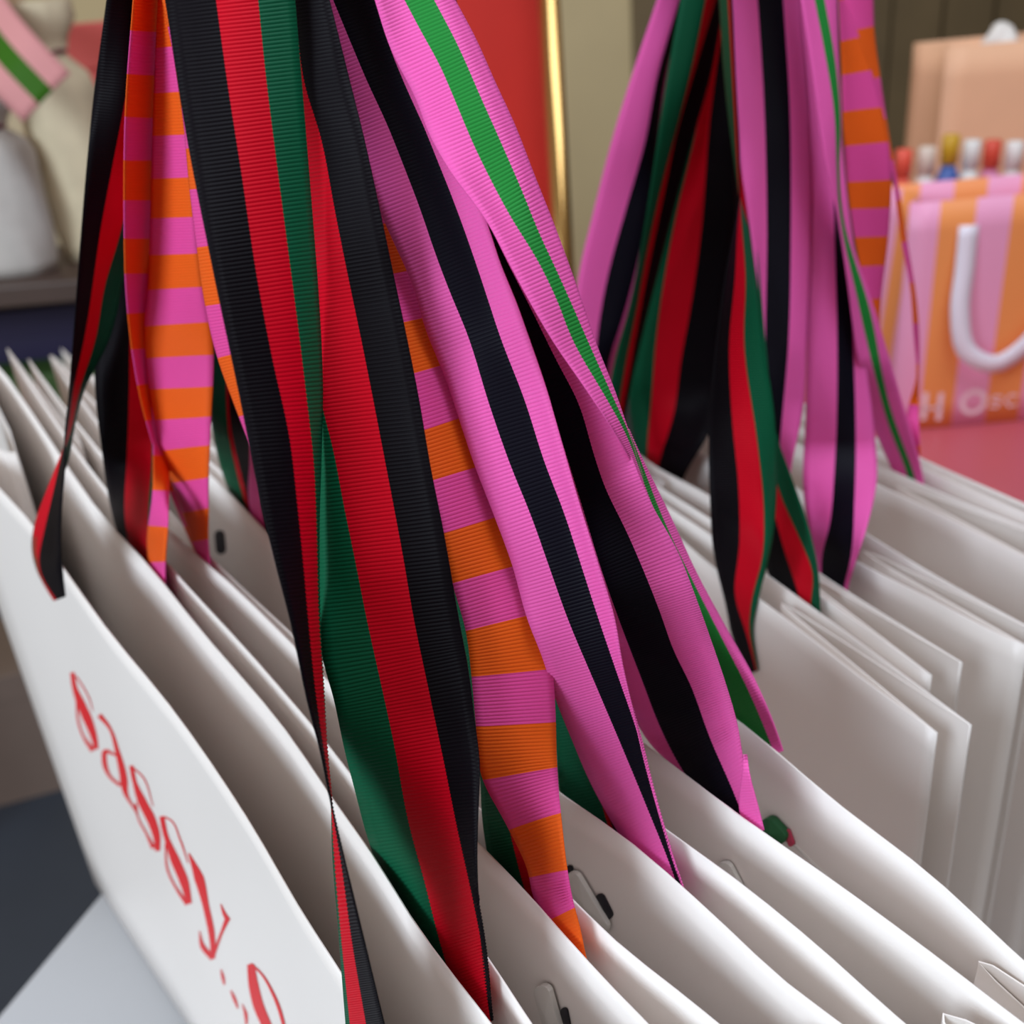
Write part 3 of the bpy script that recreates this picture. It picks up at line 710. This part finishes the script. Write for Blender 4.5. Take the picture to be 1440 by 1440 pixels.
ribbon(g4, 'C', [
  [(1127, 0), (1138, 72), (1150, 162), (1163, 240), (1172, 275), (1192, 396), (1206, 500), (1230, 605), (1251, 653), (1262, 680), (1274, 720)],
  [(1145, 0), (1159, 72), (1173, 162), (1176, 240), (1179, 292), (1205, 420), (1228, 520), (1254, 610), (1272, 655), (1279, 680), (1288, 720)],
  [(1159, 0), (1172, 72), (1181, 162), (1180, 240), (1183, 292), (1224, 440), (1251, 570), (1276, 640), (1284, 660), (1289, 680), (1296, 720)],
  [(1177, 0), (1180, 108), (1183, 180), (1180, 240), (1186, 290), (1234, 448), (1265, 552), (1292, 645), (1296, 660), (1299, 680), (1304, 720)]],
  [(-430, 0.50), (0, 0.513), (300, 0.54), (660, 0.615)], W=0.026, sign=1, cap=0.8, hook=H2, y1=705, slot=(GB4, GF5), yslot=640, blend=140, sf=0.3, **RR)
ribbon(g5, 'D', [
  [(1180, 0), (1184, 90), (1188, 217), (1195, 289), (1203, 340), (1220, 420), (1230, 470), (1235, 540), (1249, 620), (1266, 700)],
  [(1184, 0), (1200, 90), (1220, 200), (1224, 289), (1226, 340), (1230, 420), (1233, 470), (1240, 540), (1256, 620), (1272, 700)],
  [(1188, 0), (1213, 65), (1238, 144), (1253, 235), (1250, 325), (1238, 433), (1237, 470), (1246, 540), (1262, 620), (1278, 700)]],
  [(-430, 0.53), (0, 0.56), (470, 0.61)], W=0.03, sign=1, cap=0.7, hook=H2, y1=690, slot=(GB4, GF5), yslot=640, blend=140, sf=0.5,
  vrows=[(0, 0.5), (55, 1.0), (102, 1.5), (154, 2.0), (203, 2.5), (254, 3.0), (293, 3.5), (333, 4.0), (374, 4.5), (420, 5.0), (470, 5.5)], **RR)
ribbon(g5, 'D', [
  [(1184, 0), (1200, 40), (1222, 110), (1244, 190), (1256, 250), (1268, 340), (1280, 400), (1285, 470), (1288, 540), (1276, 575), (1284, 650)],
  [(1206, 0), (1215, 40), (1230, 110), (1247, 190), (1259, 250), (1272, 340), (1285, 420), (1289, 480), (1290, 540), (1283, 590), (1290, 650)],
  [(1228, 0), (1229, 40), (1238, 110), (1250, 190), (1261, 250), (1276, 340), (1290, 431), (1293, 490), (1292, 540), (1292, 600), (1295, 655)]],
  [(-430, 0.55), (0, 0.59), (300, 0.62), (650, 0.66)], W=0.03, sign=1, cap=0.9, hook=H2, y1=648, slot=(GB4, GF5), yslot=630, blend=140, sf=0.7,
  vrows=[(0, 0.6), (40, 1.0), (110, 1.5), (650, 6.2)], **RR)

# ------------------------------------------------------------------ brass rack with red board
ptop = at(765, -60, 0.80); pa = at(780, 150, 1.08)
px0, py0 = pa[0], pa[1]
hk1 = at(H1[0], H1[1], 0.335); hk2 = at(H2[0], H2[1], 0.545)
rk = thing('display_rack', 'polished brass display rack with upright post next to the red board', 'rack', (px0, py0, 0))
RZ = max(hk1[2], hk2[2]) + 0.01
v, f = tube([(px0, py0, 0.012), (px0, py0, RZ)], 0.0112, 20); mesh_obj('post', v, f, M_BRASS, rk, smooth=True)
v, f = tube([(px0, py0, 0), (px0, py0, 0.012)], 0.12, 40); mesh_obj('base_plate', v, f, M_BRASS, rk)
dr = hk2 - hk1; dr[2] = 0; dr /= np.linalg.norm(dr)
a = hk1 - dr * 0.12; b = hk2 + dr * 0.12; a[2] = b[2] = RZ
v, f = tube([a, b], 0.006, 16); mesh_obj('rail', v, f, M_BRASS, rk, smooth=True)
t_ = np.dot(np.array([px0, py0, 0]) - a * [1, 1, 0], dr); q = a + dr * t_
v, f = tube([(px0, py0, RZ), (q[0], q[1], RZ)], 0.006, 16); mesh_obj('arm', v, f, M_BRASS, rk, smooth=True)
for hk, pts in ((hk1, None), (hk2, None)):
    v, f = tube([(hk[0], hk[1], RZ), (hk[0], hk[1], RZ - 0.02), (hk[0] - 0.006, hk[1] + 0.006, RZ - 0.03)], 0.003, 12)
    mesh_obj('peg', v, f, M_BRASS, rk, smooth=True)
# board
bl = at(560, 150, 0.83); br = at(768, 150, 0.83)
cx_ = (bl[0] + br[0]) / 2
rb = thing('display_board', 'plain red painted board standing by the brass post', 'board', (px0 - 0.13, py0 + 0.03, 0))
v, f = box((px0 - 0.132, py0 + 0.03, 0.962), (0.125, 0, 0), (0, 0.009, 0), (0, 0, 0.938)); bevel(mesh_obj('panel', v, f, M_REDBOARD, rb), 0.002)
v, f = box((px0 - 0.26, py0 + 0.16, 0.012), (0.12, 0, 0), (0, 0.145, 0), (0, 0, 0.012)); bevel(mesh_obj('foot', v, f, M_REDBOARD, rb), 0.002)

# ------------------------------------------------------------------ pink table with bags, right background
PT_Z = atz(1350, 600, 0)[2]
pt = at(1345, 600, 1.25); PT_Z = pt[2]
M_PINKTOP = plain('rose_tabletop', (196, 92, 104), 0.35, noise=0.04, nscale=5)
tc_ = at(1430, 600, 1.25)
t2 = thing('side_table', 'rose pink table carrying the striped bag', 'table', (tc_[0] + 0.1, tc_[1] + 0.18, 0))
v, f = box((tc_[0] + 0.12, tc_[1] + 0.16, PT_Z - 0.02), (0.36, 0, 0), (0, 0.42, 0), (0, 0, 0.02)); bevel(mesh_obj('table_top', v, f, M_PINKTOP, t2), 0.004)
for sx in (-1, 1):
    for sy in (-1, 1):
        v, f = box((tc_[0] + 0.12 + 0.32 * sx, tc_[1] + 0.16 + 0.38 * sy, (PT_Z - 0.04) / 2), (0.02, 0, 0), (0, 0.02, 0), (0, 0, (PT_Z - 0.04) / 2))
        mesh_obj('leg', v, f, M_PINKTOP, t2)

def stripes_mat(name, c1, c2, period, phase=0.0):
    mt, nt, b = newmat(name); N = nt.nodes; L = nt.links
    uv = N.new('ShaderNodeUVMap'); uv.uv_map = 'uv'; sp = N.new('ShaderNodeSeparateXYZ'); L.new(uv.outputs['UV'], sp.inputs[0])
    a_ = N.new('ShaderNodeMath'); a_.operation = 'MULTIPLY_ADD'; a_.inputs[1].default_value = 1 / period; a_.inputs[2].default_value = phase
    L.new(sp.outputs['X'], a_.inputs[0]); fr = N.new('ShaderNodeMath'); fr.operation = 'FRACT'; L.new(a_.outputs[0], fr.inputs[0])
    rp = N.new('ShaderNodeValToRGB'); rp.color_ramp.interpolation = 'CONSTANT'
    rp.color_ramp.elements[0].color = lin(c1) + (1,); rp.color_ramp.elements[1].position = 0.5; rp.color_ramp.elements[1].color = lin(c2) + (1,)
    L.new(fr.outputs[0], rp.inputs['Fac']); L.new(rp.outputs['Color'], b.inputs['Base Color']); b.inputs['Roughness'].default_value = 0.5
    return mt

def shop_bag(label, origin, wdt, dep, hgt, mat, rot=0.0, group=None, name='shopping_bag'):
    """open-topped paper bag with thin walls; origin = centre of its base."""
    t = thing(name, label, 'bag', origin, group)
    ox, oy, oz = map(float, origin); c, s_ = math.cos(rot), math.sin(rot)
    def W_(x, y, z): return (ox + c * x - s_ * y, oy + s_ * x + c * y, oz + z)
    def wall_(nm, p, q, inward=0.0):
        V = []; U = []
        n = 9
        for r in range(n):
            k = r / (n - 1)
            for e in range(9):
                m_ = e / 8
                x = p[0] + (q[0] - p[0]) * m_; y = p[1] + (q[1] - p[1]) * m_
                bulge = inward * math.sin(m_ * math.pi) * k
                V.append(W_(x + (bulge if p[0] == q[0] else 0), y, 0.001 + k * hgt)); U.append((x + y * 1.0, k * hgt))
        o = mesh_obj(nm, V, grid_faces(n, 9), mat, t, smooth=True, uv=U); solidify(o, 0.0008, 0); return o
    hw, hd = wdt / 2, dep / 2
    fpn = wall_('front_panel', (-hw, -hd), (hw, -hd)); wall_('back_panel', (-hw, hd), (hw, hd))
    wall_('side_panel', (-hw, -hd), (-hw, hd), dep * 0.25); wall_('side_panel', (hw, -hd), (hw, hd), -dep * 0.25)
    V = [W_(-hw, -hd, 0.001), W_(hw, -hd, 0.001), W_(hw, hd, 0.001), W_(-hw, hd, 0.001)]
    mesh_obj('bottom', V, [(0, 1, 2, 3)], mat, t, uv=[(0, 0)] * 4)
    return t, fpn, W_

M_STRIPE = stripes_mat('orange_pink_stripes', (244, 150, 84), (240, 160, 196), 0.078, 0.5)
sb_c = at(1352, 596, 1.27)
bagw = 0.20
sb_c = np.array([at(1250, 590, 1.25)[0] + bagw / 2, at(1345, 596, 1.25)[1] + 0.05, PT_Z])
sbag, sfront, SW = shop_bag('orange and pink striped shopping bag with white ribbon handle and white print', sb_c, bagw, 0.10, 0.262, M_STRIPE)
M_WRIB = plain('white_satin', (236, 226, 238), 0.35)
def flat_band(pts, wid, mat, parent, name, nrm=(0, -1, 0), th=0.0012):
    pts = np.array(pts, float); n = len(pts)
    t = np.concatenate([[0], np.cumsum(np.linalg.norm(np.diff(pts, axis=0), axis=1))]); q = np.linspace(0, t[-1], 30)
    P = np.stack([hermite(t, pts[:, a], q) for a in range(3)], axis=1); T = np.gradient(P, axis=0); T /= np.linalg.norm(T, axis=1, keepdims=True)
    S = np.cross(T, nrm); S /= np.linalg.norm(S, axis=1, keepdims=True)
    V = np.stack([P - S * wid / 2, P + np.array(nrm) * 0.0006, P + S * wid / 2], axis=1)
    o = mesh_obj(name, V.reshape(-1, 3), grid_faces(30, 3), mat, parent, smooth=True); solidify(o, th, 0); return o
fy = -0.05 - 0.006
flat_band([SW(-0.035, fy + 0.004, 0.235), SW(-0.036, fy, 0.19), SW(-0.038, fy - 0.006, 0.14), SW(-0.025, fy - 0.010, 0.095), SW(0.005, fy - 0.012, 0.08),
           SW(0.04, fy - 0.010, 0.10), SW(0.065, fy - 0.006, 0.15), SW(0.068, fy, 0.20), SW(0.068, fy + 0.004, 0.235)], 0.021, M_WRIB, sbag, 'handle_ribbon')
# white print low on the bag
M_WPRINT = plain('white_print', (250, 214, 226), 0.6)
def glyph(strokes, x0, z0, sc, wd, parent):
    for st in strokes:
        V, Fc = [], []
        pts = np.array(st, float) * sc
        for i, p in enumerate(pts):
            a = pts[max(0, i - 1)]; b = pts[min(len(pts) - 1, i + 1)]; t = (b - a) / (np.linalg.norm(b - a) + 1e-9); n = np.array([-t[1], t[0]]) * wd / 2
            for s2 in (-1, 1):
                q = p + s2 * n; V.append(SW(x0 + q[0], -0.0508, z0 + q[1]))
            if i: Fc.append((2 * i - 2, 2 * i - 1, 2 * i + 1, 2 * i))
        mesh_obj('printed_letter', V, Fc, M_WPRINT, parent)
circ = [(0.5 + 0.5 * math.cos(q), 0.5 + 0.5 * math.sin(q)) for q in np.linspace(0, 2 * math.pi, 17)]
glyph([[(0, 0), (0, 1)]], -0.062, 0.012, 0.034, 0.006, sfront)
glyph([[(0, 0), (0, 1)]], -0.044, 0.010, 0.034, 0.006, sfront)
glyph([[(0, 0), (1, 0)]], -0.062, 0.026, 0.018, 0.003, sfront)
glyph([circ], -0.018, 0.016, 0.026, 0.006, sfront)
glyph([[(1, .9), (.3, 1), (.1, .7), (.9, .35), (.7, 0), (0, .1)]], 0.014, 0.020, 0.014, 0.003, sfront)
glyph([[(1, .9), (.4, 1), (0, .5), (.4, 0), (1, .1)]], 0.032, 0.020, 0.014, 0.003, sfront)

M_PEACH = plain('peach_paper', (240, 186, 148), 0.6, noise=0.03, nscale=10)
pc = np.array([at(1275, 190, 1.62)[0] + 0.178, at(1340, 190, 1.62)[1] + 0.05, PT_Z])
hpk = at(1290, 60, 1.66)[2] - PT_Z
pbag, pfront, PW = shop_bag('peach paper shopping bag with white tissue standing behind the striped bag', pc, 0.28, 0.11, hpk, M_PEACH, rot=0.06)
M_TISSUE = plain('white_tissue', (240, 236, 230), 0.8)
V = []; rng = np.random.RandomState(3); n1, n2_ = 14, 20
tpos = np.array(at(1405, 60, 1.64))
for i in range(n1):
    th = math.pi * i / (n1 - 1)
    for k in range(n2_):
        ph = 2 * math.pi * k / n2_; r = 1 + 0.28 * math.sin(3 * ph + i) + 0.12 * rng.rand()
        V.append((tpos[0] + 0.026 * r * math.sin(th) * math.cos(ph), tpos[1] + 0.026 * r * math.sin(th) * math.sin(ph), tpos[2] - 0.03 + 0.06 * math.cos(th)))
mesh_obj('tissue_paper', V, grid_faces(n1, n2_, True), M_TISSUE, pbag, smooth=True)

def jar(label, px, cap, body, capcol, d=1.46, r=0.016, h=None):
    p = at(px, 232, d); z0 = PT_Z
    ztop = at(px, cap, d)[2]; h = ztop - z0
    t = thing('bottle', label, 'bottle', (p[0], p[1], z0), 'small bottles behind the striped bag')
    v, f = tube([(p[0], p[1], z0), (p[0], p[1], z0 + 0.004), (p[0], p[1], z0 + h * 0.78), (p[0], p[1], z0 + h * 0.83), (p[0], p[1], z0 + h * 0.86)], [r * .9, r, r, r * .7, r * .5], 20)
    mesh_obj('body', v, f, plain('bottle_glaze', body, 0.4), t, smooth=True)
    v, f = tube([(p[0], p[1], z0 + h * 0.862), (p[0], p[1], z0 + h * .99), (p[0], p[1], z0 + h)], [r * .72, r * .72, r * .6], 20)
    mesh_obj('cap', v, f, plain('bottle_cap', capcol, 0.4), t, smooth=True)
jar('small red bottle at the end of the row, next to the banded ribbon', 1270, 208, (235, 90, 70), (235, 90, 70))
jar('small white bottle between the red one and the blue one', 1302, 204, (232, 226, 222), (222, 205, 190))
jar('small blue bottle with a yellow cap', 1334, 186, (70, 100, 170), (205, 160, 40))
jar('small white bottle between the blue one and the pink one', 1364, 194, (230, 228, 224), (230, 228, 224))
jar('small pink bottle with a red cap', 1393, 194, (215, 130, 170), (220, 80, 60))
jar('plain white bottle beside the pink bottle with a red cap', 1424, 196, (232, 228, 222), (236, 232, 228))

# ------------------------------------------------------------------ left background: shelf with wrapped goods
M_SHELF = plain('dark_walnut_shelf', (70, 52, 44), 0.5, noise=0.1, nscale=8)
sh = at(40, 400, 1.45); SHZ = sh[2]
shf = thing('shelf_unit', 'dark wooden shelf table holding cloth pouches and boxes', 'shelf', (sh[0] - 0.2, sh[1] + 0.2, 0))
v, f = box((sh[0] - 0.22, sh[1] + 0.22, SHZ - 0.015), (0.36, 0, 0), (0, 0.22, 0), (0, 0, 0.015)); bevel(mesh_obj('shelf_board', v, f, M_SHELF, shf), 0.003)
v, f = box((sh[0] - 0.22, sh[1] + 0.22, SHZ - 0.30), (0.34, 0, 0), (0, 0.20, 0), (0, 0, 0.012)); bevel(mesh_obj('shelf_board', v, f, M_SHELF, shf), 0.003)
for sx in (-1, 1):
    for sy in (-1, 1):
        v, f = box((sh[0] - 0.22 + sx * 0.34, sh[1] + 0.22 + sy * 0.20, (SHZ - 0.03) / 2), (0.014, 0, 0), (0, 0.014, 0), (0, 0, (SHZ - 0.03) / 2)); mesh_obj('leg', v, f, M_SHELF, shf)

def sack(label, px, w_, h_, d, colr, group=None, squash=0.75, yoff=0.0):
    p = at(px, 390, d); p[1] = sh[1] + yoff
    t = thing('fabric_pouch', label, 'pouch', (p[0], p[1], SHZ), group)
    V = []; n1, n2_ = 16, 28
    for i in range(n1):
        k = i / (n1 - 1)
        r = (0.75 + 0.25 * math.sin(min(1, k * 2.2) * math.pi / 2)) * (1 - 0.55 * math.exp(-((k - 0.82) / 0.07) ** 2)) * (1 - 0.12 * k)
        for j in range(n2_):
            ph = 2 * math.pi * j / n2_; rr = r * (1 + 0.05 * math.sin(5 * ph + 9 * k) + 0.04 * math.sin(11 * ph) * k)
            V.append((p[0] + w_ / 2 * rr * math.cos(ph), p[1] + w_ / 2 * squash * rr * math.sin(ph), SHZ + 0.001 + h_ * k))
    mt = plain('pouch_cloth', colr, 0.9, noise=0.08, nscale=25)
    F_ = grid_faces(n1, n2_, True) + [tuple(range(n2_))[::-1]]
    o = mesh_obj('body', V, F_, mt, t, smooth=True)
    V = []
    for i in range(9):
        q = 2 * math.pi * i / 9
        for j in range(n2_):
            ph = 2 * math.pi * j / n2_
            R_ = w_ / 2 * 0.44 + 0.004 * math.cos(q)
            V.append((p[0] + R_ * math.cos(ph), p[1] + R_ * squash * math.sin(ph), SHZ + h_ * 0.82 + 0.004 * math.sin(q)))
    mesh_obj('drawstring', V, grid_faces(9, n2_, True) + [(8 * n2_ + j, 8 * n2_ + (j + 1) % n2_, (j + 1) % n2_, j) for j in range(n2_)], plain('cord', (120, 60, 72), 0.8), t, smooth=True)
    return t
sack('cream cloth pouch on the shelf, beside the black ribbon', 112, 0.115, 0.34, 1.5, (222, 208, 176), 'cloth pouches on the shelf', yoff=0.14)
sack('pale grey cloth pouch under the pink and green ribbon', 4, 0.12, 0.24, 1.45, (196, 190, 184), 'cloth pouches on the shelf', yoff=0.08)
# cream box with the pink and green ribbon draped over
cb = at(10, 20, 1.52)
def carton(name, label, cat, c, hw, hd, z0, h, col, rot=0.0, group=None):
    t = thing(name, label, cat, (c[0], c[1], z0), group)
    cx, sx_ = math.cos(rot), math.sin(rot)
    mt = plain(name + '_card', col, 0.6, noise=0.05, nscale=9)
    v, f = box((c[0], c[1], z0 + h * 0.4), (hw * cx, hw * sx_, 0), (-hd * sx_, hd * cx, 0), (0, 0, h * 0.4)); bevel(mesh_obj('body', v, f, mt, t), 0.002)
    v, f = box((c[0], c[1], z0 + h * 0.9), ((hw + .003) * cx, (hw + .003) * sx_, 0), (-(hd + .003) * sx_, (hd + .003) * cx, 0), (0, 0, h * 0.1)); bevel(mesh_obj('lid', v, f, mt, t), 0.002)
    return t
ctop = at(10, 20, 1.62)
carton('gift_box', 'tall cream gift box at the back of the shelf', 'box', (at(10, 200, 1.62)[0] - 0.02, sh[1] + 0.29, 0), 0.075, 0.06, SHZ, ctop[2] - SHZ + 0.03, (214, 196, 160), 0.15)
crl = at(130, 60, 1.62)
carton('gift_box', 'coral pink gift box half hidden by the black ribbon', 'box', (at(135, 60, 1.62)[0] + 0.01, sh[1] + 0.33, 0), 0.075, 0.05, SHZ, at(120, 32, 1.62)[2] - SHZ, (226, 104, 98), 0.1)
# pink-green-pink ribbon roll end hanging in front of the pouch
def bg_band(pts, wid, colA, colB, label):
    P = [at(*p) for p in pts]
    t = thing('ribbon_tail', label, 'ribbon', P[-1])
    mt = ribbon_mat('soft_pink_green', [(0, colA), (0.34, colB), (0.64, colA)])
    pts_ = np.array(P); tt = np.concatenate([[0], np.cumsum(np.linalg.norm(np.diff(pts_, axis=0), axis=1))]); q = np.linspace(0, tt[-1], 24)
    G = np.stack([hermite(tt, pts_[:, a], q) for a in range(3)], axis=1); T = np.gradient(G, axis=0); T /= np.linalg.norm(T, axis=1, keepdims=True)
    S = np.cross(T, [0, -1, 0.25]); S /= np.linalg.norm(S, axis=1, keepdims=True)
    us_ = np.linspace(0, 1, 9)
    V = np.stack([G + S * (u - 0.5) * wid + np.array([0, -1, 0.2]) * 0.004 * math.sin(u * math.pi) for u in us_], axis=1)
    uv = np.zeros((24 * 9, 2)); uv[:, 0] = np.tile(np.clip(us_, .001, .999), 24); uv[:, 1] = np.repeat(q, 9)
    o = grid_obj('band', V, mt, t, uv); solidify(o, 0.0008, 0)
bg_band([(-60, -20, 1.42), (-20, 40, 1.37), (20, 90, 1.34), (66, 138, 1.35)], 0.088, (226, 158, 158), (62, 112, 30), 'wide pink and green striped ribbon tail draped over the shelf goods')
# boxes on the lower board
LB = SHZ - 0.286
carton('storage_box', 'dark navy storage box on the lower board of the shelf', 'box', (sh[0] - 0.09, sh[1] + 0.22, 0), 0.17, 0.09, LB, 0.22, (34, 24, 66), 0.1)
carton('storage_box', 'flat dark green storage box in front of the navy one', 'box', (sh[0] - 0.08, sh[1] + 0.062, 0), 0.16, 0.036, LB, 0.15, (46, 74, 22), 0.05)
# brown carton on the floor, lower left
carton('floor_carton', 'greyish brown carton standing on the slate floor', 'box', (at(-60, 1080, 2.15)[0], at(-60, 1080, 2.15)[1] + 0.1, 0), 0.16, 0.12, 0, 0.30, (128, 110, 100), 0.3)
print('ribbon tris', NTRI[0])
